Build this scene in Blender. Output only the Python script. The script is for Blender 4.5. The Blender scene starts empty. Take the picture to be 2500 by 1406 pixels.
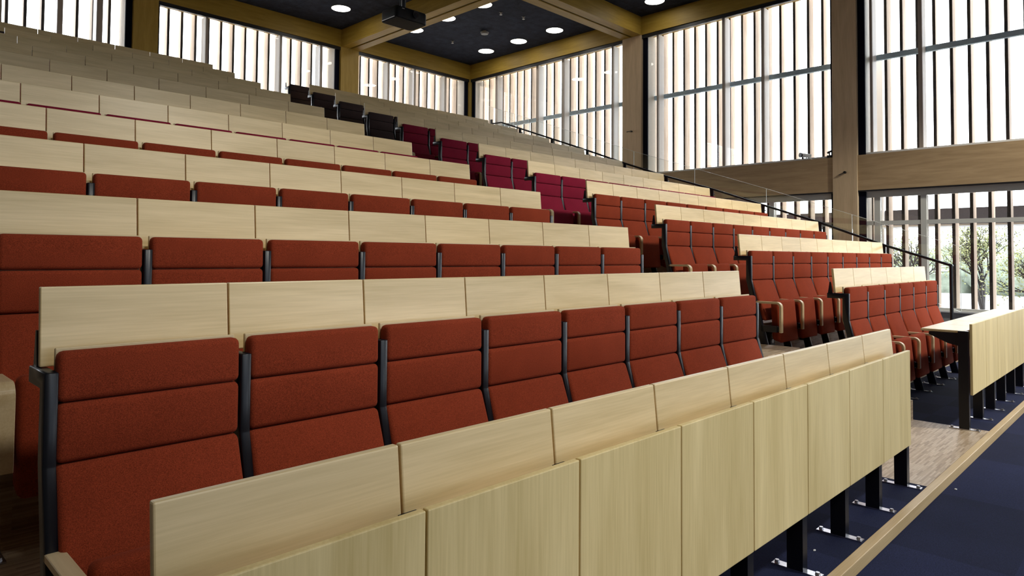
import bpy, bmesh, math, random
from mathutils import Vector, Matrix
random.seed(7)
S = bpy.context.scene
COL = S.collection
R = math.radians

# ------------------------------------------------------------------ materials
def new_mat(name):
    m = bpy.data.materials.new(name); m.use_nodes = True
    nt = m.node_tree; b = nt.nodes['Principled BSDF']
    return m, nt, b
def N(nt, t, **kw):
    n = nt.nodes.new(t)
    for k, v in kw.items():
        setattr(n, k, v)
    return n
def ramp(nt, stops, interp='LINEAR'):
    r = N(nt, 'ShaderNodeValToRGB'); cr = r.color_ramp; cr.interpolation = interp
    while len(cr.elements) < len(stops): cr.elements.new(0.5)
    for e, (p, c) in zip(cr.elements, stops):
        e.position = p; e.color = (c[0], c[1], c[2], 1)
    return r
def rnd_coord(nt, scale, amount=37.0):
    """object coordinates, shifted by a different amount for every object"""
    tc = N(nt, 'ShaderNodeTexCoord'); oi = N(nt, 'ShaderNodeObjectInfo')
    mu = N(nt, 'ShaderNodeMath', operation='MULTIPLY'); mu.inputs[1].default_value = amount
    nt.links.new(oi.outputs['Random'], mu.inputs[0])
    ad = N(nt, 'ShaderNodeVectorMath', operation='ADD')
    nt.links.new(tc.outputs['Object'], ad.inputs[0]); nt.links.new(mu.outputs[0], ad.inputs[1])
    sc = N(nt, 'ShaderNodeVectorMath', operation='MULTIPLY'); sc.inputs[1].default_value = scale
    nt.links.new(ad.outputs[0], sc.inputs[0])
    return sc.outputs[0], oi
def wood(name, dark, light, grain, rough=0.45, tint=0.10, fine=0.35, coat=0):
    """oak veneer; grain = axis of the fibres ('x','y','z')"""
    m, nt, b = new_mat(name)
    L = nt.links.new
    big = {'x': (1.3, 14, 14), 'y': (14, 1.3, 14), 'z': (9, 9, 0.9)}[grain]
    fin = {'x': (5, 160, 160), 'y': (160, 5, 160), 'z': (160, 160, 5)}[grain]
    v, oi = rnd_coord(nt, big); v2, _ = rnd_coord(nt, fin)
    n1 = N(nt, 'ShaderNodeTexNoise'); n1.inputs['Scale'].default_value = 1; n1.inputs['Detail'].default_value = 4
    n1.inputs['Distortion'].default_value = 0.6
    n2 = N(nt, 'ShaderNodeTexNoise'); n2.inputs['Scale'].default_value = 1; n2.inputs['Detail'].default_value = 2
    L(v, n1.inputs['Vector']); L(v2, n2.inputs['Vector'])
    mx = N(nt, 'ShaderNodeMix', data_type='FLOAT'); mx.inputs[0].default_value = fine
    L(n1.outputs['Fac'], mx.inputs[2]); L(n2.outputs['Fac'], mx.inputs[3])
    r = ramp(nt, [(0.30, dark), (0.68, light)])
    L(mx.outputs[0], r.inputs[0])
    hsv = N(nt, 'ShaderNodeHueSaturation')
    mr = N(nt, 'ShaderNodeMapRange'); mr.inputs[3].default_value = 1 - tint; mr.inputs[4].default_value = 1 + tint
    L(oi.outputs['Random'], mr.inputs[0]); L(mr.outputs[0], hsv.inputs['Value'])
    L(r.outputs[0], hsv.inputs['Color']); L(hsv.outputs[0], b.inputs['Base Color'])
    b.inputs['Roughness'].default_value = rough
    b.inputs['Specular IOR Level'].default_value = 0.35
    if coat:
        b.inputs['Coat Weight'].default_value = coat; b.inputs['Coat Roughness'].default_value = 0.28; b.inputs['Coat IOR'].default_value = 1.7
    return m
def fabric(name, c):
    m, nt, b = new_mat(name); L = nt.links.new
    v, oi = rnd_coord(nt, (1, 1, 1))
    n = N(nt, 'ShaderNodeTexNoise'); n.inputs['Scale'].default_value = 420; n.inputs['Detail'].default_value = 1
    n2 = N(nt, 'ShaderNodeTexNoise'); n2.inputs['Scale'].default_value = 7
    L(v, n.inputs['Vector']); L(v, n2.inputs['Vector'])
    r = ramp(nt, [(0.25, [x * 0.55 for x in c]), (0.75, [min(1, x * 1.35) for x in c])])
    L(n.outputs['Fac'], r.inputs[0])
    hsv = N(nt, 'ShaderNodeHueSaturation')
    mr = N(nt, 'ShaderNodeMapRange'); mr.inputs[3].default_value = 0.85; mr.inputs[4].default_value = 1.15
    L(n2.outputs['Fac'], mr.inputs[0]); L(mr.outputs[0], hsv.inputs['Value'])
    L(r.outputs[0], hsv.inputs['Color']); L(hsv.outputs[0], b.inputs['Base Color'])
    b.inputs['Roughness'].default_value = 0.95
    b.inputs['Specular IOR Level'].default_value = 0.1
    b.inputs['Sheen Weight'].default_value = 0.25
    b.inputs['Sheen Tint'].default_value = (min(1, c[0] * 2.5), min(1, c[1] * 2.5 + .05), min(1, c[2] * 2.5 + .05), 1)
    bp = N(nt, 'ShaderNodeBump'); bp.inputs['Strength'].default_value = 0.25; bp.inputs['Distance'].default_value = 0.002
    L(n.outputs['Fac'], bp.inputs['Height']); L(bp.outputs[0], b.inputs['Normal'])
    return m
def plain(name, c, rough=0.5, metal=0.0, spec=0.5, noise=0.0, nscale=30):
    m, nt, b = new_mat(name)
    if noise:
        v, _ = rnd_coord(nt, (1, 1, 1))
        n = N(nt, 'ShaderNodeTexNoise'); n.inputs['Scale'].default_value = nscale; n.inputs['Detail'].default_value = 5
        nt.links.new(v, n.inputs['Vector'])
        r = ramp(nt, [(0.3, [x * (1 - noise) for x in c]), (0.7, [min(1, x * (1 + noise)) for x in c])])
        nt.links.new(n.outputs['Fac'], r.inputs[0]); nt.links.new(r.outputs[0], b.inputs['Base Color'])
    else:
        b.inputs['Base Color'].default_value = (*c, 1)
    b.inputs['Roughness'].default_value = rough; b.inputs['Metallic'].default_value = metal
    b.inputs['Specular IOR Level'].default_value = spec
    return m
def emit(name, c, s):
    m = bpy.data.materials.new(name); m.use_nodes = True; nt = m.node_tree; nt.nodes.clear()
    e = N(nt, 'ShaderNodeEmission'); e.inputs[0].default_value = (*c, 1); e.inputs[1].default_value = s
    o = N(nt, 'ShaderNodeOutputMaterial'); nt.links.new(e.outputs[0], o.inputs[0]); return m
def glass(name, refl=0.06, tint=(1, 1, 1)):
    m = bpy.data.materials.new(name); m.use_nodes = True; nt = m.node_tree; nt.nodes.clear()
    t = N(nt, 'ShaderNodeBsdfTransparent'); t.inputs[0].default_value = (*tint, 1)
    g = N(nt, 'ShaderNodeBsdfGlossy'); g.inputs['Roughness'].default_value = 0.02
    lw = N(nt, 'ShaderNodeLayerWeight'); lw.inputs[0].default_value = 0.25
    mu = N(nt, 'ShaderNodeMath', operation='MULTIPLY_ADD'); mu.inputs[1].default_value = 0.5; mu.inputs[2].default_value = refl
    nt.links.new(lw.outputs['Fresnel'], mu.inputs[0])
    mx = N(nt, 'ShaderNodeMixShader'); nt.links.new(mu.outputs[0], mx.inputs[0])
    nt.links.new(t.outputs[0], mx.inputs[1]); nt.links.new(g.outputs[0], mx.inputs[2])
    o = N(nt, 'ShaderNodeOutputMaterial'); nt.links.new(mx.outputs[0], o.inputs[0]); return m
def parquet(name, c0, c1, c2):
    """strip mosaic parquet, strips along x, on treads and risers alike"""
    m, nt, b = new_mat(name); L = nt.links.new
    tc = N(nt, 'ShaderNodeTexCoord'); sp = N(nt, 'ShaderNodeSeparateXYZ'); L(tc.outputs['Object'], sp.inputs[0])
    ad = N(nt, 'ShaderNodeMath', operation='ADD'); L(sp.outputs['Y'], ad.inputs[0]); L(sp.outputs['Z'], ad.inputs[1])
    cb = N(nt, 'ShaderNodeCombineXYZ'); L(sp.outputs['X'], cb.inputs[0]); L(ad.outputs[0], cb.inputs[1])
    br = N(nt, 'ShaderNodeTexBrick'); br.offset = 0.37; br.offset_frequency = 2; br.squash = 1
    br.inputs['Scale'].default_value = 1; br.inputs['Brick Width'].default_value = 0.13; br.inputs['Row Height'].default_value = 0.012
    br.inputs['Mortar Size'].default_value = 0.0006; br.inputs['Mortar Smooth'].default_value = 0.2
    br.inputs['Color1'].default_value = (0, 0, 0, 1); br.inputs['Color2'].default_value = (1, 1, 1, 1)
    br.inputs['Mortar'].default_value = (0.3, 0.3, 0.3, 1); L(cb.outputs[0], br.inputs['Vector'])
    r = ramp(nt, [(0.0, c0), (0.45, c1), (1.0, c2)])
    L(br.outputs['Color'], r.inputs[0])
    n = N(nt, 'ShaderNodeTexNoise'); n.inputs['Scale'].default_value = 1
    sc = N(nt, 'ShaderNodeVectorMath', operation='MULTIPLY'); sc.inputs[1].default_value = (12, 150, 150)
    L(tc.outputs['Object'], sc.inputs[0]); L(sc.outputs[0], n.inputs['Vector'])
    mx = N(nt, 'ShaderNodeMix', data_type='RGBA', blend_type='MULTIPLY'); mx.inputs[0].default_value = 0.35
    L(r.outputs[0], mx.inputs[6]); L(n.outputs['Fac'], mx.inputs[7])
    L(mx.outputs[2], b.inputs['Base Color']); b.inputs['Roughness'].default_value = 0.4
    return m
def carpet(name, c, tile):
    m, nt, b = new_mat(name); L = nt.links.new
    tc = N(nt, 'ShaderNodeTexCoord')
    n = N(nt, 'ShaderNodeTexNoise'); n.inputs['Scale'].default_value = 260; n.inputs['Detail'].default_value = 2
    L(tc.outputs['Object'], n.inputs['Vector'])
    n2 = N(nt, 'ShaderNodeTexNoise'); n2.inputs['Scale'].default_value = 3
    L(tc.outputs['Object'], n2.inputs['Vector'])
    ch = N(nt, 'ShaderNodeTexChecker'); ch.inputs['Scale'].default_value = 1 / tile
    ch.inputs['Color1'].default_value = (0.86, 0.86, 0.86, 1); ch.inputs['Color2'].default_value = (1.15, 1.15, 1.15, 1)
    of = N(nt, 'ShaderNodeVectorMath', operation='ADD'); of.inputs[1].default_value = (0.11, 0.137, 0.0137)
    L(tc.outputs['Object'], of.inputs[0]); L(of.outputs[0], ch.inputs['Vector'])
    r = ramp(nt, [(0.25, [x * .5 for x in c]), (0.75, [x * 1.5 for x in c])]); L(n.outputs['Fac'], r.inputs[0])
    mx = N(nt, 'ShaderNodeMix', data_type='RGBA', blend_type='MULTIPLY'); mx.inputs[0].default_value = 1
    L(r.outputs[0], mx.inputs[6]); L(ch.outputs['Color'], mx.inputs[7])
    mr = N(nt, 'ShaderNodeMapRange'); mr.inputs[3].default_value = 0.8; mr.inputs[4].default_value = 1.2
    hs = N(nt, 'ShaderNodeHueSaturation'); L(n2.outputs['Fac'], mr.inputs[0]); L(mr.outputs[0], hs.inputs['Value'])
    L(mx.outputs[2], hs.inputs['Color']); L(hs.outputs[0], b.inputs['Base Color'])
    b.inputs['Roughness'].default_value = 0.95; b.inputs['Specular IOR Level'].default_value = 0.15
    return m
def ceiling_mat():
    m, nt, b = new_mat('acoustic_ceiling'); L = nt.links.new
    tc = N(nt, 'ShaderNodeTexCoord')
    n = N(nt, 'ShaderNodeTexNoise'); n.inputs['Scale'].default_value = 4.5; n.inputs['Detail'].default_value = 9
    n.inputs['Roughness'].default_value = 0.75
    L(tc.outputs['Object'], n.inputs['Vector'])
    r = ramp(nt, [(0.3, (0.008, 0.010, 0.017)), (0.72, (0.044, 0.050, 0.078))]); L(n.outputs['Fac'], r.inputs[0])
    br = N(nt, 'ShaderNodeTexBrick'); br.offset = 0.0
    br.inputs['Scale'].default_value = 1; br.inputs['Brick Width'].default_value = 1.2; br.inputs['Row Height'].default_value = 0.9
    br.inputs['Mortar Size'].default_value = 0.008
    br.inputs['Color1'].default_value = (1, 1, 1, 1); br.inputs['Color2'].default_value = (.85, .85, .85, 1); br.inputs['Mortar'].default_value = (.45, .45, .45, 1)
    L(tc.outputs['Object'], br.inputs['Vector'])
    mx = N(nt, 'ShaderNodeMix', data_type='RGBA', blend_type='MULTIPLY'); mx.inputs[0].default_value = 1
    L(r.outputs[0], mx.inputs[6]); L(br.outputs['Color'], mx.inputs[7]); L(mx.outputs[2], b.inputs['Base Color'])
    b.inputs['Roughness'].default_value = 0.9; b.inputs['Specular IOR Level'].default_value = 0.2
    return m

M = {}
M['tablet'] = wood('pale_oak_tablet', (0.62, 0.465, 0.22), (0.84, 0.655, 0.365), 'x', 0.38, 0.05, coat=0.35)
M['front'] = wood('oak_front_panel', (0.64, 0.49, 0.21), (0.89, 0.715, 0.37), 'z', 0.42, 0.05)
M['shell'] = wood('oak_shell', (0.58, 0.45, 0.25), (0.76, 0.61, 0.38), 'x', 0.45, 0.03)
M['arm'] = wood('bent_plywood', (0.50, 0.37, 0.20), (0.66, 0.53, 0.33), 'y', 0.35, 0.03)
M['beam_x'] = wood('golden_oak_x', (0.31, 0.195, 0.026), (0.46, 0.305, 0.055), 'x', 0.5, 0.05)
M['beam_y'] = wood('golden_oak_y', (0.31, 0.195, 0.026), (0.46, 0.305, 0.055), 'y', 0.5, 0.05)
M['band'] = wood('brown_oak_band', (0.36, 0.245, 0.13), (0.52, 0.37, 0.21), 'y', 0.5, 0.04)
M['column'] = wood('oak_column', (0.52, 0.38, 0.225), (0.70, 0.53, 0.34), 'z', 0.5, 0.04)
M['column_gold'] = wood('golden_oak_z', (0.33, 0.215, 0.04), (0.48, 0.325, 0.075), 'z', 0.5, 0.04)
M['fin'] = wood('larch_fin', (0.36, 0.26, 0.18), (0.66, 0.54, 0.42), 'z', 0.7, 0.25)
M['fin_edge'] = plain('shaded_edge', (0.035, 0.026, 0.022), 0.8, noise=0.3)  # backlit shade of the narrow fin faces, put into the colour
M['nosing'] = wood('oak_nosing', (0.46, 0.32, 0.15), (0.62, 0.46, 0.25), 'x', 0.4, 0.02)
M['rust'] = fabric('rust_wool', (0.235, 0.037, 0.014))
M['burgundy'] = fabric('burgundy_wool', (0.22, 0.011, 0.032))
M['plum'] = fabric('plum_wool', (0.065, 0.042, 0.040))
M['metal'] = plain('black_powder_coat', (0.006, 0.007, 0.011), 0.32, 0.0, 0.4)
M['chrome'] = plain('zinc_plate', (0.62, 0.62, 0.66), 0.28, 1.0)
M['navy'] = plain('navy_felt', (0.006, 0.007, 0.016), 0.9, 0, 0.1)
M['alu'] = plain('pale_aluminium', (0.80, 0.81, 0.80), 0.4, 0.0)
M['grey'] = plain('grey_frame', (0.66, 0.66, 0.61), 0.5)
M['steel_blue'] = plain('galvanised_rail', (0.62, 0.80, 0.98), 0.55, 0.0, 0.5, 0.12, 6)
M['taupe'] = plain('taupe_profile', (0.42, 0.36, 0.30), 0.5)
M['track'] = plain('black_track', (0.012, 0.012, 0.014), 0.4)
M['reveal'] = plain('pale_reveal', (0.66, 0.62, 0.54), 0.6, noise=0.05)
M['sillgrey'] = plain('grey_sill_panel', (0.34, 0.34, 0.33), 0.6, noise=0.06)
M['white'] = plain('white_paint', (0.75, 0.75, 0.74), 0.6)
M['wallpaint'] = plain('side_wall_paint', (0.16, 0.13, 0.10), 0.8, noise=0.05)
M['carpet'] = carpet('navy_carpet', (0.013, 0.017, 0.048), 0.5)
M['stage'] = carpet('stage_carpet', (0.012, 0.016, 0.050), 1.0)
M['parquet'] = parquet('mosaic_parquet', (0.37, 0.255, 0.15), (0.52, 0.385, 0.245), (0.66, 0.52, 0.365))
M['ceil'] = ceiling_mat()
M['glass'] = glass('window_glass', 0.02)
M['grey_glass'] = glass('grey_glass', 0.02, (0.72, 0.73, 0.75))
M['tinted_glass'] = glass('tinted_glass', 0.02, (0.42, 0.44, 0.47))
M['rail_glass'] = glass('balustrade_glass', 0.03, (0.97, 0.985, 0.98))
M['glass_edge'] = plain('glass_edge', (0.75, 0.82, 0.80), 0.3)
M['lamp'] = emit('lamp_diffuser', (1.0, 0.95, 0.86), 14.0)
M['black'] = plain('black_plastic', (0.010, 0.010, 0.011), 0.35)
M['lens'] = plain('lens_glass', (0.01, 0.012, 0.02), 0.05, 0, 1.0)
M['silver'] = plain('silver_trim', (0.7, 0.7, 0.7), 0.3, 0.6)
M['ground'] = plain('pale_ground', (0.30, 0.30, 0.30), 0.9, noise=0.45, nscale=0.35)
M['bark'] = plain('dark_bark', (0.022, 0.019, 0.018), 0.9, noise=0.3)
M['leaf'] = plain('spring_leaf', (0.20, 0.215, 0.075), 0.7, noise=0.3, nscale=3)
M['hedge'] = plain('hazy_hedge', (0.17, 0.20, 0.155), 0.9, noise=0.35, nscale=2.2)
M['canopy'] = plain('mauve_panel', (0.055, 0.046, 0.048), 0.7, noise=0.1)
M['paper'] = plain('paper_white', (0.8, 0.8, 0.78), 0.8)

# ------------------------------------------------------------------ mesh helpers
def link(name, me, mat=None, parent=None, loc=None, rot=None):
    o = bpy.data.objects.new(name, me); COL.objects.link(o)
    if mat is not None and me is not None and not me.materials: me.materials.append(mat)
    if parent is not None: o.parent = parent
    if loc is not None: o.location = loc
    if rot is not None: o.rotation_euler = rot
    return o
def to_mesh(bm, name, smooth=False):
    bmesh.ops.recalc_face_normals(bm, faces=bm.faces[:])
    me = bpy.data.meshes.new(name); bm.to_mesh(me); bm.free()
    if smooth:
        for p in me.polygons: p.use_smooth = True
        try: me.set_sharp_from_angle(angle=R(50))
        except Exception: pass
    return me
def add_box(bm, x0, x1, y0, y1, z0, z1):
    vs = [bm.verts.new((x, y, z)) for x in (x0, x1) for y in (y0, y1) for z in (z0, z1)]
    for f in ((0, 1, 3, 2), (4, 6, 7, 5), (0, 4, 5, 1), (2, 3, 7, 6), (0, 2, 6, 4), (1, 5, 7, 3)):
        bm.faces.new([vs[i] for i in f])
    return vs
def add_prism(bm, prof, x0, x1):
    """profile in (y,z), swept along x"""
    a = [bm.verts.new((x0, y, z)) for y, z in prof]; b = [bm.verts.new((x1, y, z)) for y, z in prof]
    n = len(prof)
    bm.faces.new(a); bm.faces.new(b[::-1])
    for i in range(n): bm.faces.new((a[i], a[(i + 1) % n], b[(i + 1) % n], b[i]))
    return a + b
def bevel_all(bm, w, seg=2):
    bmesh.ops.remove_doubles(bm, verts=bm.verts[:], dist=1e-6)
    bmesh.ops.bevel(bm, geom=bm.edges[:] , offset=w, segments=seg, profile=0.5, affect='EDGES', clamp_overlap=True)
def box_mesh(name, x0, x1, y0, y1, z0, z1, bev=0.0, seg=2):
    bm = bmesh.new(); add_box(bm, x0, x1, y0, y1, z0, z1)
    if bev: bevel_all(bm, bev, seg)
    return to_mesh(bm, name)
def prism_mesh(name, prof, x0, x1, bev=0.0, seg=2, smooth=False):
    bm = bmesh.new(); add_prism(bm, prof, x0, x1)
    if bev:
        bmesh.ops.recalc_face_normals(bm, faces=bm.faces[:]); bevel_all(bm, bev, seg)
    return to_mesh(bm, name, smooth)
def add_cyl(bm, p0, p1, r0, r1=None, n=12, caps=True):
    r1 = r0 if r1 is None else r1
    p0, p1 = Vector(p0), Vector(p1); d = (p1 - p0).normalized()
    a = d.orthogonal().normalized(); b = d.cross(a)
    A, B = [], []
    for i in range(n):
        t = 2 * math.pi * i / n; u = a * math.cos(t) + b * math.sin(t)
        A.append(bm.verts.new(p0 + u * r0)); B.append(bm.verts.new(p1 + u * r1))
    for i in range(n): bm.faces.new((A[i], A[(i + 1) % n], B[(i + 1) % n], B[i]))
    if caps: bm.faces.new(A[::-1]); bm.faces.new(B)
def tag(o, label=None, cat=None, group=None, kind=None):
    if label: o['label'] = label
    if cat: o['category'] = cat
    if group: o['group'] = group
    if kind: o['kind'] = kind
    return o
def empty(name, loc=(0, 0, 0), rot=None):
    o = bpy.data.objects.new(name, None); COL.objects.link(o); o.location = loc
    o.empty_display_size = 0.1
    if rot: o.rotation_euler = rot
    return o
def struct_box(name, x0, x1, y0, y1, z0, z1, mat, parent=None, bev=0.0):
    o = link(name, box_mesh(name, x0, x1, y0, y1, z0, z1, bev), mat, parent)
    if parent is None: tag(o, kind='structure')
    return o
def copy_tree(o, parent=None):
    c = o.copy(); COL.objects.link(c); c.parent = parent
    for ch in list(o.children): copy_tree(ch, c)
    return c

# ------------------------------------------------------------------ measured layout
TY = [-0.442, 0.514, 1.446, 2.408, 3.384, 4.371, 5.358, 6.34, 7.324, 8.311, 9.296, 10.281, 11.27]
TZ = [0.888, 1.21, 1.537, 1.878, 2.213, 2.548, 2.887, 3.233, 3.579, 3.915, 4.254, 4.588, 4.92]
XR = [-0.329, -0.306, -0.298, -0.27, -0.248, -0.217, -0.187, -0.162, -0.131, -0.106, -0.083, -0.045, -0.02]
XRL = [None, 1.495, 1.598, 1.61, 1.632, 1.656, 1.697, 1.716, 1.73, 1.746, 1.77, 1.795, 1.82]
XRR = [None, 4.513, 6.157, 6.292, 6.387, 6.463, 6.52, 6.554, 6.573, 6.562, 6.552, 6.567, 6.57]
P = 0.51
FLOOR1 = -0.02
FZ = [None] + [TZ[k] - 1.233 for k in range(1, 13)]
FZ[1] = FLOOR1
RIS = [None, None] + [TY[k - 1] - 0.11 for k in range(2, 13)]      # y of the riser in front of tier k
X0 = 10.265      # face of the columns on the window side
YB = 15.07       # face of the columns at the back
ZC = 7.62        # ceiling
ZB = 7.14        # underside of the beams
STAGE = -0.078

# ------------------------------------------------------------------ floors, tiers, steps
struct_box('floor', -14, X0 + 0.42, -7.42, YB + 0.6, STAGE - 0.3, STAGE, M['stage'])
XT0, XT1 = -9.5, 6.86
# front platform: carpet bays, parquet in the aisles, oak nosing
plat = [('carpet_near', -4.42, -0.235, 'carpet'), ('parquet_aisle', -0.235, 1.57, 'parquet'), ('carpet_far', 1.57, XT1, 'carpet'), ('parquet_left_aisle', XT0, -4.42, 'parquet')]
for i, (n, a, b, mt) in enumerate(plat):
    struct_box('platform_floor', a, b, -0.60, RIS[2], STAGE, FLOOR1, M[mt])
struct_box('trim_1', XT0, XT1, -0.645, -0.60, STAGE, FLOOR1 + 0.001, M['nosing'], bev=0.003)
for k in range(2, 13):
    y1 = RIS[k + 1] if k < 12 else YB + 0.3
    o = struct_box('tier_floor', XT0, XT1, RIS[k], y1, STAGE, FZ[k], M['parquet'])
for k in range(2, 13):
    zlow = FZ[k - 1]; zt = (FZ[k] + zlow) / 2
    struct_box('aisle_step', XR[k - 1] + 0.10, XRL[k - 1] - 0.0 if k > 2 else 1.56, RIS[k] - 0.485, RIS[k] - 0.001, zlow, zt, M['parquet'])
    if k < 6:
        struct_box('aisle_step', -6.2, -4.55, RIS[k] - 0.485, RIS[k] - 0.001, zlow, zt, M['parquet'])

# ------------------------------------------------------------------ the tip-up seat
W = P
hw = W / 2
PADX = 0.2385
shell_prof = [(-0.062, 1.074), (-0.075, 1.074), (-0.075, 0.780), (-0.205, 0.42), (-0.192, 0.415), (-0.062, 0.776)]
ME = {}
PC = 0.0125   # pads sit between the frame on their left and the next one
ME['shell'] = prism_mesh('shell', shell_prof, -0.2225, 0.2535, 0.002, 1)
def pad_mesh(name, prof):
    return prism_mesh(name, prof, PC - PADX, PC + PADX, 0.017, 3, True)
ME['pad1'] = pad_mesh('pad1', [(-0.077, 1.069), (-0.128, 1.069), (-0.130, 0.938), (-0.077, 0.938)])
ME['pad2'] = pad_mesh('pad2', [(-0.077, 0.936), (-0.130, 0.936), (-0.130, 0.781), (-0.077, 0.781)])
ME['pad3'] = pad_mesh('pad3', [(-0.079, 0.779), (-0.130, 0.779), (-0.268, 0.395), (-0.206, 0.395)])
ME['seat'] = prism_mesh('seat', [(-0.290, 0.585), (-0.366, 0.592), (-0.402, 0.185), (-0.305, 0.215)], PC - 0.208, PC + 0.208, 0.024, 3, True)
ME['tablet'] = prism_mesh('tablet', [(0.002, 1.233), (0.022, 1.233), (0.003, 1.020), (-0.017, 1.020)], -W / 2 + 0.0105, W / 2 + 0.0055, 0.003, 2)
def frame_mesh():
    bm = bmesh.new()
    prof = [(-0.128, 1.018), (0.055, 1.018), (0.055, 0.973), (-0.076, 0.973), (-0.076, 0.785), (-0.262, 0.0), (-0.335, 0.0), (-0.128, 0.778)]
    add_prism(bm, prof, 0.0, 0.031)
    bmesh.ops.recalc_face_normals(bm, faces=bm.faces[:])
    bevel_all(bm, 0.0025, 1)
    # support wedge behind the tablet, hinge arm at seat height
    add_prism(bm, [(0.012, 1.018), (0.050, 1.018), (0.036, 1.115), (0.026, 1.115)], 0.009, 0.021)
    add_box(bm, 0.0, 0.038, -0.380, -0.225, 0.292, 0.352)
    add_box(bm, 0.010, 0.028, -0.405, -0.379, 0.300, 0.345)
    return to_mesh(bm, 'frame', True)
ME['frame'] = frame_mesh()
def foot_mesh():
    bm = bmesh.new()
    add_box(bm, 0.0, 0.036, -0.405, -0.195, 0.0, 0.006)
    for y in (-0.388, -0.212): add_cyl(bm, (0.018, y, 0.006), (0.018, y, 0.017), 0.010, 0.008, 6)
    return to_mesh(bm, 'foot')
ME['foot'] = foot_mesh()
def arm_mesh():
    t = 0.021; r = 0.05; ztop = 0.581; yf = -0.424; prof = []
    prof.append((-0.165, ztop))
    n = 6
    for i in range(n + 1):
        a = R(90 + 90 * i / n); prof.append((yf + r + r * math.cos(a), ztop - r + r * math.sin(a)))
    prof.append((yf, 0.290)); prof.append((yf + t, 0.290))
    for i in range(n + 1):
        a = R(180 - 90 * i / n); rr = r - t; prof.append((yf + r + rr * math.cos(a), ztop - r + rr * math.sin(a)))
    prof.append((-0.165, ztop - t))
    return prism_mesh('armrest', prof, 0.0, 0.044, 0.002, 1)
ME['arm'] = arm_mesh()
MESHMAT = {'shell': 'shell', 'tablet': 'tablet', 'frame': 'metal', 'foot': 'chrome', 'arm': 'arm'}
for k, v in MESHMAT.items(): ME[k].materials.append(M[v])
for c in ('rust', 'burgundy', 'plum'):
    for k in ('pad1', 'pad2', 'pad3', 'seat'):
        me = ME[k].copy(); me.materials.append(M[c]); ME[k + c] = me

def make_seat(color, tablet=True, end=False):
    t = empty('tip_up_seat')
    link('back_panel', ME['shell'], parent=t)
    for k in ('pad1', 'pad2', 'pad3'): link('back_cushion', ME[k + color], parent=t)
    link('seat_cushion', ME['seat' + color], parent=t)
    for s in ((-1, 1) if end else (-1,)):
        f = link('frame', ME['frame'], parent=t, loc=(s * hw, 0, 0))
        link('foot_plate', ME['foot'], parent=f)
        link('armrest', ME['arm'], parent=t, loc=(s * hw, 0, 0))
    if tablet: link('writing_tablet', ME['tablet'], parent=t)
    return t
ORD = ['', 'first', 'second', 'third', 'fourth', 'fifth', 'sixth', 'seventh', 'eighth', 'ninth', 'tenth', 'eleventh', 'twelfth']
PROTO = {}
def place_seat(k, x, sx, color, blk, idx, end, tablet=True):
    key = (color, end, tablet)
    if key not in PROTO:
        PROTO[key] = make_seat(color, tablet, end); o = PROTO[key]
    else:
        o = copy_tree(PROTO[key])
    o.location = (x - 0.010 * sx, TY[k], FZ[k]); o.scale = (sx, 1, 1)
    cn = {'rust': 'rust red', 'burgundy': 'burgundy', 'plum': 'dark plum'}[color]
    what = 'with oak tablet' if tablet else 'without tablet'
    rowname = 'front' if k == 1 else ORD[k]
    tag(o, f'{cn} tip-up seat {what}, {rowname} row of {blk} block, {ORD[idx]} from centre aisle', 'seat',
        f'{cn} seats in the {rowname} row of the {blk} block')
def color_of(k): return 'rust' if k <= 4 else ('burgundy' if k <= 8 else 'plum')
NL = {1: 8, 2: 8, 3: 8, 4: 8, 5: 8, 6: 8, 7: 8, 8: 7, 9: 7, 10: 6, 11: 6}
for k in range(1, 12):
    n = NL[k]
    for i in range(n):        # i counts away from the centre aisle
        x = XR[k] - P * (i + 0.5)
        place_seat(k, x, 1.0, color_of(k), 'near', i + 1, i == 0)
    n = 6 if k == 1 else 9
    p = (XRR[k] - XRL[k]) / n
    for i in range(n):
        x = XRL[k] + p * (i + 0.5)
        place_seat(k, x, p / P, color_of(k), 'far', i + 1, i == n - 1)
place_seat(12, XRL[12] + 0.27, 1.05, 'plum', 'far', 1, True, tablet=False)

# ------------------------------------------------------------------ front desks
def desk_post(parent, x, y, folded):
    bm = bmesh.new()
    add_box(bm, x - 0.024, x + 0.024, y - 0.034, y + 0.034, FLOOR1 + 0.006, 0.742)
    if folded:
        add_prism(bm, [(y + 0.03, 0.70), (y + 0.03, 0.655), (y + 0.08, 0.655), (y + 0.08, 0.70)], x - 0.015, x + 0.015)
    else:
        add_prism(bm, [(y + 0.03, 0.722), (y + 0.03, 0.625), (y + 0.10, 0.640), (y + 0.235, 0.702), (y + 0.235, 0.722)], x - 0.018, x + 0.018)
    o = link('post', to_mesh(bm, 'post'), M['metal'], parent)
    bm = bmesh.new()
    add_box(bm, x - 0.022, x + 0.022, y - 0.103, y + 0.103, FLOOR1, FLOOR1 + 0.006)
    f = link('foot_plate', to_mesh(bm, 'foot_plate'), M['chrome'], o)
    for s in (-1, 1):
        bm = bmesh.new(); add_cyl(bm, (x, y + s * 0.086, FLOOR1 + 0.006), (x, y + s * 0.086, FLOOR1 + 0.017), 0.011, 0.009, 6)
        link('bolt', to_mesh(bm, 'bolt'), M['chrome'], o)
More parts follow.
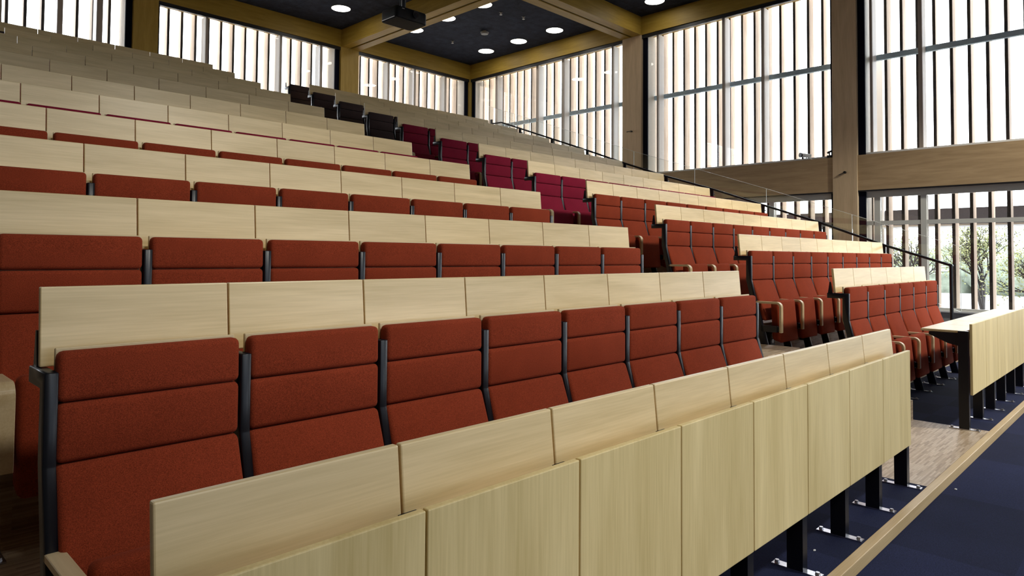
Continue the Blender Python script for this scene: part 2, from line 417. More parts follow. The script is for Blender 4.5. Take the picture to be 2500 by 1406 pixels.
def desk(name, xs, yfront, z0, z1, folded, label, postx, posty):
    t = empty(name, (0, 0, 0)); tag(t, label, 'desk')
    for a, b in xs:
        cx, w = (a + b) / 2, (b - a) / 2 - 0.003
        me = box_mesh('front_panel', -w, w, 0, 0.02, z0, z1, 0.003, 2)
        link('front_panel', me, M['front'], t, loc=(cx, yfront, 0))
        if folded:
            me = prism_mesh('writing_tablet', [(0.0, TZ[0]), (0.02, TZ[0]), (-0.003, 0.66), (-0.023, 0.66)], -w, w, 0.004, 2)
            link('writing_tablet', me, M['tablet'], t, loc=(cx + (XR[0] - xs[-1][1]), TY[0], 0))
        else:
            me = box_mesh('writing_tablet', -w, w, 0, 0.31, 0.724, 0.744, 0.003, 2)
            link('writing_tablet', me, M['tablet'], t, loc=(cx, yfront + 0.045, 0))
    for x in postx: desk_post(t, x, posty, folded)
    return t
FX = -0.333
desk('front_desk', [(FX - P * (8 - i), FX - P * (7 - i)) for i in range(8)], -0.546, 0.229, 0.773, True,
     'pale oak front desk with tablets folded up before the near front row', [-0.318 - P * i for i in range(8)] + [-4.37], -0.49)
desk('front_desk', [(1.49 + P * i, 1.49 + P * (i + 1)) for i in range(6)], -0.515, 0.250, 0.800, False,
     'pale oak front desk with tablets folded down before the far front row', [1.50 + 0.505 * i for i in range(7)], -0.455)

# ------------------------------------------------------------------ columns, beams, ceiling, walls
XB = X0 + 0.18       # glazing plane on the window side
YG = YB + 0.18       # glazing plane at the back
ceil = struct_box('ceiling', -14, X0 + 0.42, -7.42, YB + 0.42, ZC, ZC + 0.1, M['ceil'])
COLY = [(3.08, 3.57), (8.37, 8.97)]
COLX = [(0.07, 0.60), (5.39, 5.97), (-5.25, -4.70)]
for a, b in COLY + [(-2.75, -2.2)]:
    struct_box('column', X0, X0 + 0.42, a, b, STAGE, ZB + 0.02, M['column'], bev=0.006)
for a, b in COLX:
    struct_box('column', a, b, YB, YB + 0.42, FZ[12], ZB + 0.02, M['column_gold'], bev=0.006)
struct_box('column', X0 - 0.02, X0 + 0.42, YB - 0.0, YB + 0.42, STAGE, ZB + 0.02, M['column_gold'], bev=0.05)
# beams with a slot along the underside
def beam(x0, x1, y0, y1, axis, slot=True):
    bm = bmesh.new()
    if axis == 'y':
        c = (x0 + x1) / 2
        if slot:
            add_box(bm, x0, c - 0.035, y0, y1, ZB, ZC); add_box(bm, c + 0.035, x1, y0, y1, ZB, ZC)
            add_box(bm, c - 0.035, c + 0.035, y0, y1, ZB + 0.07, ZC)
        else: add_box(bm, x0, x1, y0, y1, ZB, ZC)
    else:
        c = (y0 + y1) / 2
        if slot:
            add_box(bm, x0, x1, y0, c - 0.035, ZB, ZC); add_box(bm, x0, x1, c + 0.035, y1, ZB, ZC)
            add_box(bm, x0, x1, c - 0.035, c + 0.035, ZB + 0.07, ZC)
        else: add_box(bm, x0, x1, y0, y1, ZB, ZC)
    o = link('ceiling_beam', to_mesh(bm, 'ceiling_beam'), M['beam_y'] if axis == 'y' else M['beam_x'])
    tag(o, kind='structure')
    if slot:  # black strip stands in for the shade inside the slot
        if axis == 'y': link('slot_shade_strip', box_mesh('slot_shade_strip', c - 0.034, c + 0.034, y0 + 0.001, y1 - 0.001, ZB + 0.03, ZB + 0.069), M['track'], o)
        else: link('slot_shade_strip', box_mesh('slot_shade_strip', x0 + 0.001, x1 - 0.001, c - 0.034, c + 0.034, ZB + 0.03, ZB + 0.069), M['track'], o)
    return o
for a, b in COLX: beam(a, b, -7, YB - 0.001, 'y')
ys = [COLY[0], COLY[1], (-2.75, -2.2)]
xs_edges = [-14] + [v for ab in sorted(COLX) for v in ab] + [X0 - 0.001]
for a, b in ys:
    for i in range(0, len(xs_edges) - 1, 2):
        beam(xs_edges[i] + 0.001, xs_edges[i + 1] - 0.001, a, b, 'x')
beam(X0, X0 + 0.42, -7.42, YB, 'y', False)
beam(-14, X0 + 0.42, YB, YB + 0.42, 'x', False)
# spandrel band on the window side between lower and upper windows
YS = [(-6.99, -2.76), (-2.19, 3.075), (3.575, 8.365), (8.975, YB - 0.001)]
for a, b in YS:
    struct_box('wall_right', X0 + 0.03, X0 + 0.42, a, b, 2.71, 3.445, M['band'])
    struct_box('baseboard_right', X0 + 0.10, X0 + 0.42, a, b, STAGE, 0.285, M['sillgrey'])
    struct_box('window_sill', X0 + 0.06, X0 + 0.42, a, b, 0.286, 0.315, M['white'])
struct_box('wall_back', -14, X0 + 0.42, YB + 0.43, YB + 0.6, STAGE, 4.35, M['band'])
struct_box('wall_left', -10.2, -9.9, -7.42, YB + 0.6, STAGE, ZC, M['wallpaint'])
YF = -7.0
struct_box('wall_front', -14, X0 + 0.42, YF - 0.42, YF, STAGE, 0.315, M['front'])
struct_box('wall_front', -14, X0 + 0.42, YF - 0.42, YF, 2.71, 3.445, M['front'])
struct_box('wall_front', -14, X0 + 0.42, YF - 0.42, YF, ZB, ZC, M['front'])
XF = [(-4.69, 0.06), (0.61, 5.38)]
struct_box('wall_front', -14, -5.3, YF - 0.42, YF, 3.446, ZB - 0.001, M['wallpaint'])
struct_box('wall_front', -14, -5.3, YF - 0.42, YF, 0.316, 2.709, M['wallpaint'])
struct_box('wall_front', 5.98, X0 + 0.42, YF - 0.42, YF, 0.316, 2.709, M['wallpaint'])
struct_box('wall_front', 5.98, X0 + 0.42, YF - 0.42, YF, 3.446, ZB - 0.001, M['wallpaint'])
for b, c in ((-5.3, -4.69), (5.38, 5.98)):
    struct_box('column', b, c, YF - 0.42, YF + 0.02, STAGE, ZB + 0.02, M['column'])
for (a, b), (c, d) in zip(XF, XF[1:]):
    struct_box('column', b, c, YF - 0.42, YF + 0.02, STAGE, ZB + 0.02, M['column'])

# ------------------------------------------------------------------ windows
WN = [0]
def window(axis, a, b, z0, z1, mulls, transoms, style, sides):
    """axis 'y': window in the right wall running along y; 'x': window in the back wall running along x"""
    WN[0] += 1
    t = empty(f'window_{WN[0]}'); tag(t, kind='structure')
    G = XB if axis == 'y' else YG
    F = X0 if axis == 'y' else YB
    def bx(name, u0, u1, d0, d1, zz0, zz1, mat):
        if axis == 'y': me = box_mesh(name, d0, d1, u0, u1, zz0, zz1)
        else: me = box_mesh(name, u0, u1, d0, d1, zz0, zz1)
        return link(name, me, mat, t)
    fm = M['alu'] if style == 'upper' else M['grey']
    ft = M['alu'] if style == 'upper' else M['grey']
    # outer frame
    w = 0.06 if style == 'upper' else 0.10
    # pale reveal beside each column, navy felt strip in front of it
    for s, on in ((0, sides[0]), (1, sides[1])):
        if not on: continue
        e0, e1 = (a, a + 0.05) if s == 0 else (b - 0.13, b)
        bx('side_strip', e0, e1, F + 0.08, F + 0.125, z0, z1, M['navy'])
        bx('reveal', e0, e1, G - 0.05, F + 0.47, z0, z1, M['reveal'])
    bx('curtain_track', a, b, F + 0.03, F + 0.075, z1 - 0.09 if style == 'upper' else z1 - 0.03, z1 - 0.001, M['track'])
    if style == 'lower':
        bx('curtain_track', a, b, F + 0.085, F + 0.10, z1 - 0.03, z1 - 0.001, M['alu'])
    bx('frame', a, b, G - 0.05, G + 0.03, z1 - (0.05 if style == 'upper' else 0.15), z1, M['reveal'] if style == 'upper' else fm)
    bx('frame', a, b, G - 0.05, G + 0.03, z0, z0 + 0.05, fm)
    for u0, u1 in mulls:
        zt = z1 - (0.051 if style == 'upper' else 0.151)
        bx('mullion', u0, u1, G - 0.05, G - 0.01, z0 + 0.051, zt, M['taupe'] if style == 'upper' else ft)
        bx('mullion', u0, u1, G - 0.009, F + (0.40 if style == 'upper' else 0.28), z0 + 0.051, zt, ft)
    for zz0, zz1 in transoms:
        bx('transom', a, b, F + 0.41 if style == 'upper' else G - 0.045, F + 0.49 if style == 'upper' else G + 0.035, zz0, zz1, M['steel_blue'] if style == 'upper' else M['grey'])
    # panes
    edges = [a] + [v for m in sorted(mulls) for v in m] + [b]
    for i in range(0, len(edges), 2):
        if edges[i + 1] - edges[i] > 0.06:
            bx('pane', edges[i] + 0.001, edges[i + 1] - 0.001, G - 0.004, G + 0.004, z0 + 0.05, z1 - 0.12, M['glass'])
    return t
TZW = [(5.455, 5.565)]
window('y', -2.19, 3.075, 3.445, ZB, [(2.81, 2.86), (1.90, 1.97), (-0.45, -0.38)], TZW, 'upper', (1, 1))
window('y', 3.575, 8.365, 3.445, ZB, [(7.93, 7.98), (6.08, 6.15), (5.11, 5.18)], TZW, 'upper', (1, 1))
window('y', 8.975, YB - 0.001, 3.445, ZB, [(13.93, 14.0), (12.15, 12.22), (11.13, 11.2), (9.36, 9.42)], TZW, 'upper', (1, 1))
window('y', -2.19, 3.075, 0.315, 2.71, [(1.86, 1.96), (2.69, 2.80), (-0.50, -0.40)], [(1.99, 2.07)], 'lower', (1, 1))
window('y', 3.575, 8.365, 0.315, 2.71, [(4.9, 5.0), (6.5, 6.6)], [(1.99, 2.07)], 'lower', (1, 1))
window('x', 5.97, X0 - 0.02, 4.35, ZB, [(7.08, 7.14), (8.06, 8.12), (9.30, 9.36)], [], 'upper', (1, 1))
window('x', 0.60, 5.39, 4.35, ZB, [(1.72, 1.78), (3.64, 3.70), (4.82, 4.88)], [], 'upper', (1, 1))
window('x', -4.70, 0.07, 4.35, ZB, [(-0.62, -0.50), (-2.4, -2.3), (-1.35, -1.25)], [], 'upper', (1, 1))
window('y', -6.99, -2.76, 3.445, ZB, [(-5.5, -5.4)], TZW, 'upper', (0, 1))
window('y', -6.99, -2.76, 0.315, 2.71, [(-5.5, -5.4)], [(1.99, 2.07)], 'lower', (0, 1))
window('x', -13.5, -5.25, 4.35, ZB, [(-9.5, -9.4)], [], 'upper', (0, 1))
for a, b, z0, z1, gl in [(a, b, z0, z1, gl) for a, b in XF for z0, z1, gl in ((3.446, ZB - 0.001, 'tinted_glass'), (0.316, 2.709, 'tinted_glass' if a < 0 else 'grey_glass'))]:  # unseen front windows, added to light the desks and seats
    G_ = YF - 0.36
    WN[0] += 1
    t = empty(f'window_{WN[0]}'); tag(t, kind='structure')
    m_ = (a + b) / 2
    link('frame', box_mesh('frame', a, b, G_ - 0.04, G_ + 0.04, z0, z0 + 0.075), M['alu'], t)
    link('frame', box_mesh('frame', a, b, G_ - 0.04, G_ + 0.04, z1 - 0.08, z1), M['alu'], t)
    link('mullion', box_mesh('mullion', m_ - 0.05, m_ + 0.05, G_ - 0.04, G_ + 0.04, z0 + 0.076, z1 - 0.081), M['alu'], t)
    for p, q in ((a, m_ - 0.051), (m_ + 0.051, b)):
        link('pane', box_mesh('pane', p, q, G_ - 0.004, G_ + 0.004, z0 + 0.076, z1 - 0.081), M[gl], t)
# transom on the blank bay below bay three
struct_box('wall_right', X0 + 0.1, X0 + 0.42, 8.975, YB - 0.001, 0.316, 2.709, M['band'])

# ------------------------------------------------------------------ facade fins outside
finm = {}
def fins(axis, start, stop, step, z0, z1, d):
    t = empty('facade_screen'); tag(t, kind='structure')
    n = int((stop - start) / step) + 1
    for i in range(n):
        u = start + i * step
        dd = d + random.uniform(-0.012, 0.012)
        if axis == 'y': me = box_mesh('fin', 0, 0.24, -0.028, 0.028, z0, z1)
        else: me = box_mesh('fin', -0.028, 0.028, 0, 0.24, z0, z1)
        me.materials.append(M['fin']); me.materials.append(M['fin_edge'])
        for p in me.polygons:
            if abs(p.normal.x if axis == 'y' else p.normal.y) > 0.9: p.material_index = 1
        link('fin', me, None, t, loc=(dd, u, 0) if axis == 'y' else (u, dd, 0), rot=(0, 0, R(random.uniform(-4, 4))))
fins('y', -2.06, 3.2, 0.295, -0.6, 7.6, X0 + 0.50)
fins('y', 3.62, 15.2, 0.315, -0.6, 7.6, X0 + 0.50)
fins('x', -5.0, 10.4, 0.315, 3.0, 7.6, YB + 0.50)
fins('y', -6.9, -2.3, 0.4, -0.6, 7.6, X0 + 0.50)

# ------------------------------------------------------------------ balustrade on the window side of the far block
ZR = [(-2, 0.36), (0.565, 1.204), (1.483, 1.511), (2.438, 1.873), (3.438, 2.214), (4.433, 2.560), (5.392, 2.86), (6.408, 3.215), (7.407, 3.592), (8.365, 3.939), (9.379, 4.306), (10.254, 4.619), (13, 5.6)]
def zh(y):
    for (a, za), (b, zb) in zip(ZR, ZR[1:]):
        if a <= y <= b: return za + (zb - za) * (y - a) / (b - a)
RX = [(-2, 6.10)] + [(TY[k] + 0.02, XRR[k] + 0.115) for k in range(2, 12)] + [(13, 6.70)]
RX[1] = (RX[1][0], 6.275)
def xh(y):
    for (a, xa), (b, xb) in zip(RX, RX[1:]):
        if a <= y <= b: return xa + (xb - xa) * (y - a) / (b - a)
bal = empty('balustrade', (0, 0, 0)); tag(bal, 'black handrail with clear glass panels beside the far block', 'balustrade')
ys_ = [0.60] + [y for y, _ in RX[1:-1]]
pts = [(xh(y), y, zh(y)) for y in ys_ if y < 9.9] + [(xh(9.95), 9.95, zh(9.95)), (xh(10.25), 10.25, zh(9.95) + 0.01)]
bm = bmesh.new()
for i in range(len(pts) - 1): add_cyl(bm, pts[i], pts[i + 1], 0.018, n=10)
x_ = xh(0.6)
add_cyl(bm, (x_, 0.60, zh(0.6) - 0.002), (x_ + 0.07, 0.60, zh(0.6) - 0.002), 0.018, n=10)
link('handrail', to_mesh(bm, 'handrail', True), M['metal'], bal)
bm = bmesh.new(); add_cyl(bm, (x_, 0.60, FZ[2]), (x_, 0.60, zh(0.60)), 0.022, n=12)
link('post', to_mesh(bm, 'post', True), M['metal'], bal)
for k in range(2, 12):
    y = TY[k] + 0.02; x = xh(y)
    bm = bmesh.new(); add_box(bm, x - 0.014, x + 0.014, y - 0.03, y + 0.03, FZ[k], zh(y) - 0.01)
    add_cyl(bm, (x, y, zh(y) - 0.09), (x + 0.09, y, zh(y) - 0.09), 0.012, n=8)
    link('post', to_mesh(bm, 'post'), M['metal'], bal)
ye = [0.50, 1.95, 3.38, 4.80, 6.20, 7.65, 9.10, 10.5]
def quad_slab(bm, a, b, za0, za1, zb0, zb1, d0, d1):
    xa, xb = xh(a), xh(b)
    v = [bm.verts.new(q) for q in ((xa + d0, a, za0), (xa + d0, a, za1), (xb + d0, b, zb1), (xb + d0, b, zb0),
                                   (xa + d1, a, za0), (xa + d1, a, za1), (xb + d1, b, zb1), (xb + d1, b, zb0))]
    for f in ((0, 1, 2, 3), (7, 6, 5, 4), (0, 4, 5, 1), (1, 5, 6, 2), (2, 6, 7, 3), (3, 7, 4, 0)): bm.faces.new([v[i] for i in f])
top = lambda y: zh(y) + 0.29
for i in range(len(ye) - 1):
    a, b = ye[i] + 0.006, ye[i + 1] - 0.006
    bm = bmesh.new(); quad_slab(bm, a, b, top(a) - 0.9, top(a), top(b) - 0.9, top(b), 0.085, 0.097)
    g = link('glass_panel', to_mesh(bm, 'glass_panel'), M['rail_glass'], bal)
    bm = bmesh.new(); quad_slab(bm, a, b, top(a) + 0.0005, top(a) + 0.005, top(b) + 0.0005, top(b) + 0.005, 0.085, 0.097)
    quad_slab(bm, a - 0.005, a - 0.0005, top(a) - 0.9, top(a), top(a) - 0.9, top(a), 0.085, 0.097)
    link('glass_edge', to_mesh(bm, 'glass_edge'), M['glass_edge'], g)

# ------------------------------------------------------------------ ceiling fittings
def downlight(x, y, label):
    t = empty('downlight', (x, y, ZC)); tag(t, label, 'ceiling light', 'round downlights in the dark ceiling')
    bm = bmesh.new(); add_cyl(bm, (0, 0, -0.012), (0, 0, -0.004), 0.235, n=40)
    link('diffuser', to_mesh(bm, 'diffuser'), M['lamp'], t)
    bm = bmesh.new()
    n = 40; ring = []
    for r, z in ((0.238, -0.002), (0.238, -0.016), (0.252, -0.016), (0.256, -0.002)):
        ring.append([bm.verts.new((r * math.cos(2 * math.pi * i / n), r * math.sin(2 * math.pi * i / n), z)) for i in range(n)])
    for j in range(3):
        for i in range(n): bm.faces.new((ring[j][i], ring[j][(i + 1) % n], ring[j + 1][(i + 1) % n], ring[j + 1][i]))
    link('trim_ring', to_mesh(bm, 'trim_ring', True), M['black'], t)
for x, y, lb in [(4.47, 13.6, 'round glowing downlight alone in the left dark ceiling bay'),
                 (9.50, 10.72, 'round downlight of the corner ceiling bay, nearest along the window beam'),
                 (9.52, 12.13, 'round downlight of the corner ceiling bay, middle along the window beam'),
                 (9.53, 13.53, 'round downlight of the corner ceiling bay, nearest to the corner column'),
                 (6.77, 10.75, 'round downlight half hidden by the beam, highest of the three behind it'),
                 (6.79, 12.17, 'round downlight half hidden by the beam, middle of the three behind it'),
                 (6.80, 13.56, 'round downlight half hidden by the beam, beside the projector'),
                 (9.53, 7.49, 'round downlight cut by the top edge of the picture beside the window beam')]:
    downlight(x, y, lb)
# smoke detector
bm = bmesh.new(); add_cyl(bm, (0, 0, 0), (0, 0, -0.05), 0.05, 0.05, 20); add_cyl(bm, (0, 0, -0.05), (0, 0, -0.10), 0.12, 0.10, 24)
o = link('smoke_detector', to_mesh(bm, 'smoke_detector', True), M['sillgrey'], loc=(8.2, 12.19, ZC))
tag(o, 'round grey smoke detector in the middle of the corner ceiling bay', 'smoke detector')
for x, y, lb in [(8.185, 13.55, 'small white sprinkler head near the corner of the corner ceiling bay'),
                 (7.49, 10.82, 'small white sprinkler head at the upper left of the corner ceiling bay'),
                 (8.13, 10.62, 'small white sprinkler head at the upper right of the corner ceiling bay')]:
    t = empty('sprinkler', (x, y, ZC + 0.004)); tag(t, lb, 'sprinkler', 'sprinkler heads in the corner ceiling bay')
    bm = bmesh.new(); add_cyl(bm, (0, 0, 0), (0, 0, -0.02), 0.055, 0.04, 16); link('collar', to_mesh(bm, 'collar', True), M['black'], t)
    bm = bmesh.new(); add_cyl(bm, (0, 0, -0.02), (0, 0, -0.07), 0.022, 0.016, 10); add_cyl(bm, (0, 0, -0.075), (0, 0, -0.07), 0.035, n=12)
    link('nozzle', to_mesh(bm, 'nozzle', True), M['white'], t)
# ------------------------------------------------------------------ projector on its ceiling pole
def projector(x, y, z, w, d, h):
    t = empty('projector', (x, y, z)); tag(t, 'black video projector hanging upside down under the ceiling beam', 'projector')
    bm = bmesh.new()
    add_box(bm, 0, w, 0, d, 0, h)
    vert_e = [e for e in bm.edges if abs(e.verts[0].co.z - e.verts[1].co.z) > 0.01]
    bmesh.ops.bevel(bm, geom=vert_e, offset=0.07, segments=4, profile=0.5, affect='EDGES')
    top_e = [e for e in bm.edges if e.verts[0].co.z > h - 0.001 and e.verts[1].co.z > h - 0.001]
    bmesh.ops.bevel(bm, geom=top_e, offset=0.035, segments=2, profile=0.5, affect='EDGES')
    link('body', to_mesh(bm, 'body', True), M['black'], t)
    bm = bmesh.new(); add_box(bm, 0.03, w - 0.03, 0.03, d - 0.03, -0.008, 0.0)
    link('base_cover', to_mesh(bm, 'base_cover'), M['black'], t)
    bm = bmesh.new()
    add_box(bm, -0.004, 0.0, 0.06, d - 0.05, 0.0, 0.012); add_box(bm, 0.07, w * 0.75, d, d + 0.004, 0.0, 0.012)
    link('silver_edge', to_mesh(bm, 'silver_edge'), M['silver'], t)
    bm = bmesh.new(); cx = w * 0.58
    add_cyl(bm, (cx, -0.035, h * 0.52), (cx, 0.01, h * 0.52), h * 0.33, n=24)
    r = link('lens_ring', to_mesh(bm, 'lens_ring', True), M['black'], t)
    bm = bmesh.new(); add_cyl(bm, (cx, -0.037, h * 0.52), (cx, -0.030, h * 0.52), h * 0.24, n=24)
    link('lens', to_mesh(bm, 'lens', True), M['lens'], r)
    bm = bmesh.new(); add_box(bm, w * 0.16, w * 0.24, -0.003, 0.0, h * 0.75, h * 0.80); link('badge', to_mesh(bm, 'badge'), M['silver'], t)
    bm = bmesh.new(); cx, cy = w * 0.45, d * 0.5
    add_box(bm, cx - 0.12, cx + 0.12, cy - 0.10, cy + 0.10, h, h + 0.03)
    add_cyl(bm, (cx, cy, h + 0.03), (cx, cy, ZC - z), 0.05, n=16)
    link('mounting_pole', to_mesh(bm, 'mounting_pole', True), M['black'], t)
    bm = bmesh.new(); add_cyl(bm, (cx - 0.06, cy - 0.05, h + 0.03), (cx - 0.06, cy - 0.05, ZC - z), 0.007, n=8)
    link('cable', to_mesh(bm, 'cable', True), M['silver'], t)
PROJ = (2.05, 6.0, 4.75)
projector(1.63, 7.25, 5.15, 0.63, 0.46, 0.19)

# ------------------------------------------------------------------ small things on the window wall
t = empty('web_camera', (X0 + 0.10, 4.20, 3.446)); tag(t, 'small white camera with black round front on the upper window ledge', 'camera')
link('base_plate', box_mesh('base_plate', -0.08, 0.06, -0.17, 0.17, 0, 0.02, 0.004), M['white'], t)
bm = bmesh.new(); add_cyl(bm, (-0.03, 0.02, 0.02), (-0.03, 0.02, 0.07), 0.02, n=10); add_cyl(bm, (0.05, -0.03, 0.02), (0.05, -0.03, 0.07), 0.012, n=10); link('stand', to_mesh(bm, 'stand'), M['black'], t)
bm = bmesh.new(); add_cyl(bm, (-0.085, 0.035, 0.112), (0.10, -0.09, 0.100), 0.045, n=20); link('housing', to_mesh(bm, 'housing', True), M['white'], t)
bm = bmesh.new(); add_cyl(bm, (-0.105, 0.048, 0.113), (-0.08, 0.032, 0.112), 0.052, n=20); link('lens_cap', to_mesh(bm, 'lens_cap', True), M['black'], t)
t = empty('clamp_light', (X0 + 0.09, 3.66, 3.446)); tag(t, 'small black clamp fitting on the ledge against the middle column', 'clamp')
link('clamp_body', box_mesh('clamp_body', -0.03, 0.03, -0.05, 0.05, 0, 0.06, 0.008), M['black'], t)
bm = bmesh.new(); add_cyl(bm, (0, 0, 0.06), (0, 0.01, 0.15), 0.016, n=8); add_cyl(bm, (-0.03, 0.03, 0.11), (0.03, -0.02, 0.15), 0.022, n=10); link('clamp_head', to_mesh(bm, 'clamp_head'), M['black'], t)
t = empty('column_hook', (X0, 3.315, 3.10)); tag(t, 'black peg with a short lead on the middle window column', 'hook')
bm = bmesh.new(); add_cyl(bm, (0, 0, 0), (-0.05, 0, 0), 0.026, n=14); link('peg', to_mesh(bm, 'peg', True), M['black'], t)
bm = bmesh.new(); add_cyl(bm, (-0.03, 0.0, -0.005), (-0.035, 0.12, -0.05), 0.007, n=8); link('lead', to_mesh(bm, 'lead'), M['black'], t)
t = empty('column_hook', (X0, 8.66, 4.62)); tag(t, 'dark bent wire hook on the far window column', 'hook')
bm = bmesh.new(); add_cyl(bm, (0, 0, 0), (-0.05, 0, 0.0), 0.02, n=12); link('peg', to_mesh(bm, 'peg', True), M['black'], t)
bm = bmesh.new(); add_cyl(bm, (-0.03, 0.02, 0.0), (-0.035, 0.14, 0.0), 0.010, n=8); link('lead', to_mesh(bm, 'lead'), M['black'], t)
# floor sockets on the riser behind the second row
for x, lb in ((2.85, 'black power socket box on the riser under the second far row, right one'), (1.98, 'black power socket box on the riser under the second far row, left one')):
    t = empty('power_socket', (x, RIS[3], FZ[2] + 0.20)); tag(t, lb, 'power socket', 'socket boxes under the second far row')
    link('socket_box', box_mesh('socket_box', -0.06, 0.06, -0.06, 0, -0.10, 0.08, 0.01), M['black'], t)
    bm = bmesh.new()
    for z in (0.03, -0.04): add_cyl(bm, (0, -0.062, z), (0, -0.058, z), 0.022, n=16)
    link('socket_face', to_mesh(bm, 'socket_face'), M['silver'], t)
# crumbs of paper on the carpet
for x, y, z, r, lb in [(0.025, -0.69, STAGE, 0.008, 'tiny curled white paper scrap on the dark stage carpet by the oak nosing'),
                       (-1.60, -0.47, FLOOR1, 0.006, 'speck of pale litter on the platform carpet by the nearest visible desk foot')]:
    bm = bmesh.new(); bmesh.ops.create_icosphere(bm, subdivisions=1, radius=r)
    for v in bm.verts: v.co.z = max(0, v.co.z * 0.5 + r * 0.3); v.co.x *= 1.0 + random.random()
    o = link('paper_scrap', to_mesh(bm, 'paper_scrap'), M['paper'], loc=(x, y, z)); tag(o, lb, 'litter')

# ------------------------------------------------------------------ outside
o = struct_box('ground', -60, 140, -60, 140, -1.6, -1.4, M['ground'])
for a, b in ((-14, 3.14), (3.40, 9.0)):
    struct_box('gallery_beam', X0 + 2.05, X0 + 2.25, a, b, 2.06, 2.40, M['canopy'])
    struct_box('gallery_soffit', X0 + 1.2, X0 + 2.04, a, b, 1.985, 2.02, M['white'])
struct_box('pillar', X0 + 2.0, X0 + 2.25, 3.15, 3.38, -1.4, 7.6, M['white'])
def tree(x, y, h, seed, label, leafy):
    rr = random.Random(seed)
    t = empty('tree', (x, y, -1.4)); tag(t, label, 'tree', 'spring trees outside the lower windows')
    bm = bmesh.new(); tips = []
    def grow(p, d, L, r, lev):
        q = p + d * L
        add_cyl(bm, p, q, r, r * 0.68, 6 if lev < 2 else 4, caps=False)
        if lev >= 6:
            tips.append(q); return
        for _ in range(3 if lev < 4 else 2):
            nd = (d + Vector((rr.uniform(-1, 1), rr.uniform(-1, 1), rr.uniform(-0.45, 0.75))) * 0.75).normalized()
            grow(q, nd, L * rr.uniform(0.62, 0.86), r * 0.64, lev + 1)
        if lev > 1: tips.append(q)
    grow(Vector((0, 0, 0)), Vector((0, 0, 1)), h * 0.22, h * 0.022, 0)
    link('trunk', to_mesh(bm, 'trunk', True), M['bark'], t)
    bm = bmesh.new()
    for q in tips:
        for _ in range(leafy):
            c = q + Vector((rr.gauss(0, .22), rr.gauss(0, .22), rr.gauss(0, .18))); s = rr.uniform(0.02, 0.045)
            a = Vector((rr.uniform(-1, 1), rr.uniform(-1, 1), rr.uniform(-1, 1))).normalized(); b = a.orthogonal().normalized()
            vs = [bm.verts.new(c + a * s), bm.verts.new(c + b * s * .6), bm.verts.new(c - a * s), bm.verts.new(c - b * s * .6)]
            bm.faces.new(vs)
    f = link('foliage', to_mesh(bm, 'foliage'), M['leaf'], t); f['kind'] = 'stuff'
tree(18.0, 0.6, 4.6, 3, 'budding tree with yellow green leaves outside, nearest the right edge of the picture', 7)
tree(21.5, 2.9, 4.8, 11, 'budding tree outside the lower window, second from the right edge of the picture', 6)
tree(25.5, 5.4, 5.0, 23, 'sparse budding tree outside, seen behind the sloping end of the handrail', 4)
bm = bmesh.new()
rr = random.Random(5)
for i in range(70):
    c = Vector((rr.uniform(58, 66), rr.uniform(-20, 60), -1.4 + rr.uniform(0.3, 2.2)))
    mtx = Matrix.Translation(c) @ Matrix.Diagonal((2.2, 3.0, rr.uniform(1.2, 2.2), 1))
    bmesh.ops.create_icosphere(bm, subdivisions=3, radius=1, matrix=mtx)
for v in bm.verts: v.co += Vector((rr.gauss(0, .15), rr.gauss(0, .15), rr.gauss(0, .15)))
o = link('hedgerow', to_mesh(bm, 'hedgerow', True), M['hedge']); tag(o, 'hazy pale green hedgerow far outside the lower windows', 'hedge', kind='stuff')

# ------------------------------------------------------------------ light
w = bpy.data.worlds.new('overcast'); S.world = w; w.use_nodes = True
bg = w.node_tree.nodes['Background']; bg.inputs[0].default_value = (0.90, 0.95, 1.0, 1); bg.inputs[1].default_value = 7.5
def portal(loc, rot, sx, sy):
    l = bpy.data.lights.new('window_portal', 'AREA'); l.shape = 'RECTANGLE'; l.size = sx; l.size_y = sy
    l.cycles.is_portal = True
    o = bpy.data.objects.new('window_portal', l); COL.objects.link(o); o.location = loc; o.rotation_euler = rot
for a, b in YS:
    portal((XB + 0.03, (a + b) / 2, (3.445 + ZB) / 2), (0, R(90), 0), ZB - 3.445, b - a)
    if b < 8.5: portal((XB + 0.03, (a + b) / 2, 1.51), (0, R(90), 0), 2.4, b - a)
for a, b in [(5.97, X0), (0.60, 5.39), (-4.70, 0.07), (-13.5, -5.25)]:
    portal(((a + b) / 2, YG + 0.03, (4.35 + ZB) / 2), (R(-90), 0, 0), b - a, ZB - 4.35)
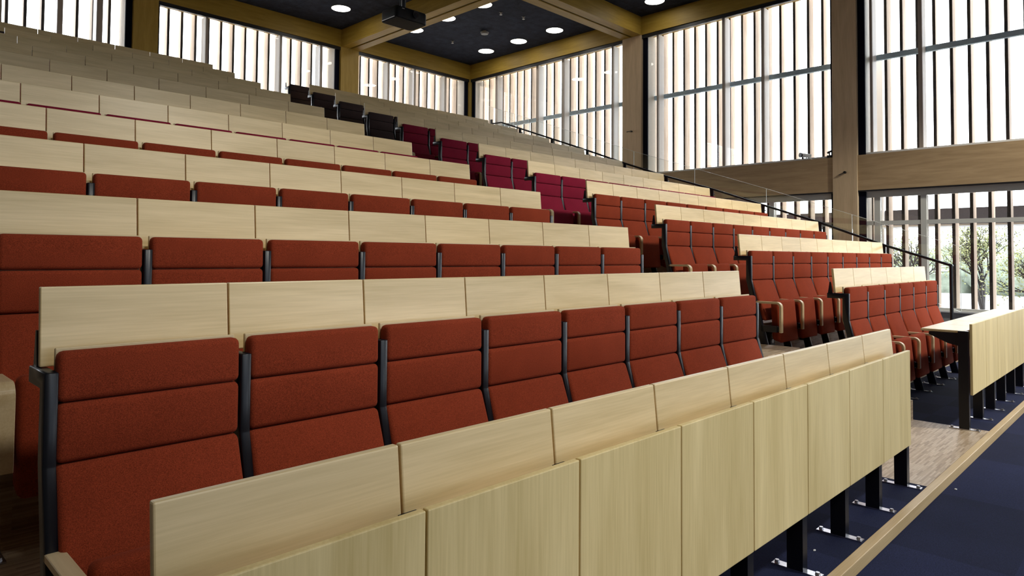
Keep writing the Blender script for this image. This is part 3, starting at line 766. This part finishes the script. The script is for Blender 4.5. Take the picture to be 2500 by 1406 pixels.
for a, b in XF:
    portal(((a + b) / 2, YF - 0.40, 1.51), (R(90), 0, 0), b - a, 2.3)
    portal(((a + b) / 2, YF - 0.40, (3.445 + ZB) / 2), (R(90), 0, 0), b - a, ZB - 3.445)
def spot(loc, target, power, angle, col=(1, 0.93, 0.82), size=0.25, blend=0.8):
    l = bpy.data.lights.new('added_spot', 'SPOT'); l.energy = power; l.spot_size = R(angle); l.spot_blend = blend
    l.color = col; l.shadow_soft_size = size
    o = bpy.data.objects.new('added_spot', l); COL.objects.link(o); o.location = loc
    d = Vector(target) - Vector(loc); o.rotation_euler = d.to_track_quat('-Z', 'Y').to_euler()
# unseen spots added above and behind the camera to light the front rows
for x, pw in ((-4.0, 520), (0.0, 1000), (4.0, 1600), (8.0, 2700)):
    spot((x, -5.0, 7.05), (x, 0.6, 0.9), pw, 62, (1, 0.97, 0.88), 0.3, 0.45)

# ------------------------------------------------------------------ camera (fitted to the photograph)
f, cy, yaw, pit, rol = 1668.543, -134.511, R(44.37999), R(1.91109), R(0.41099)
fw = Vector((math.cos(yaw) * math.cos(pit), math.sin(yaw) * math.cos(pit), math.sin(pit)))
rt = Vector((math.sin(yaw), -math.cos(yaw), 0)); up = rt.cross(fw)
r2 = rt * math.cos(rol) + up * math.sin(rol); u2 = up * math.cos(rol) - rt * math.sin(rol)
cd = bpy.data.cameras.new('camera'); cam = bpy.data.objects.new('camera', cd); COL.objects.link(cam)
mw = Matrix((r2, u2, -fw)).transposed().to_4x4(); mw.translation = Vector((-4.81676, -1.68255, 1.30669))
cam.matrix_world = mw
cd.sensor_fit = 'HORIZONTAL'; cd.sensor_width = 36; cd.lens = 36 * f / 2500
cd.shift_x = 0; cd.shift_y = cy / 2500
cd.clip_start = 0.05; cd.clip_end = 400
S.camera = cam
S.view_settings.view_transform = 'Standard'
S.view_settings.look = 'None'
S.view_settings.exposure = 0.0
S.cycles.use_denoising = True
S.cycles.max_bounces = 7; S.cycles.diffuse_bounces = 4; S.cycles.glossy_bounces = 3
S.cycles.transparent_max_bounces = 12; S.cycles.caustics_reflective = False; S.cycles.caustics_refractive = False
S.cycles.sample_clamp_indirect = 6
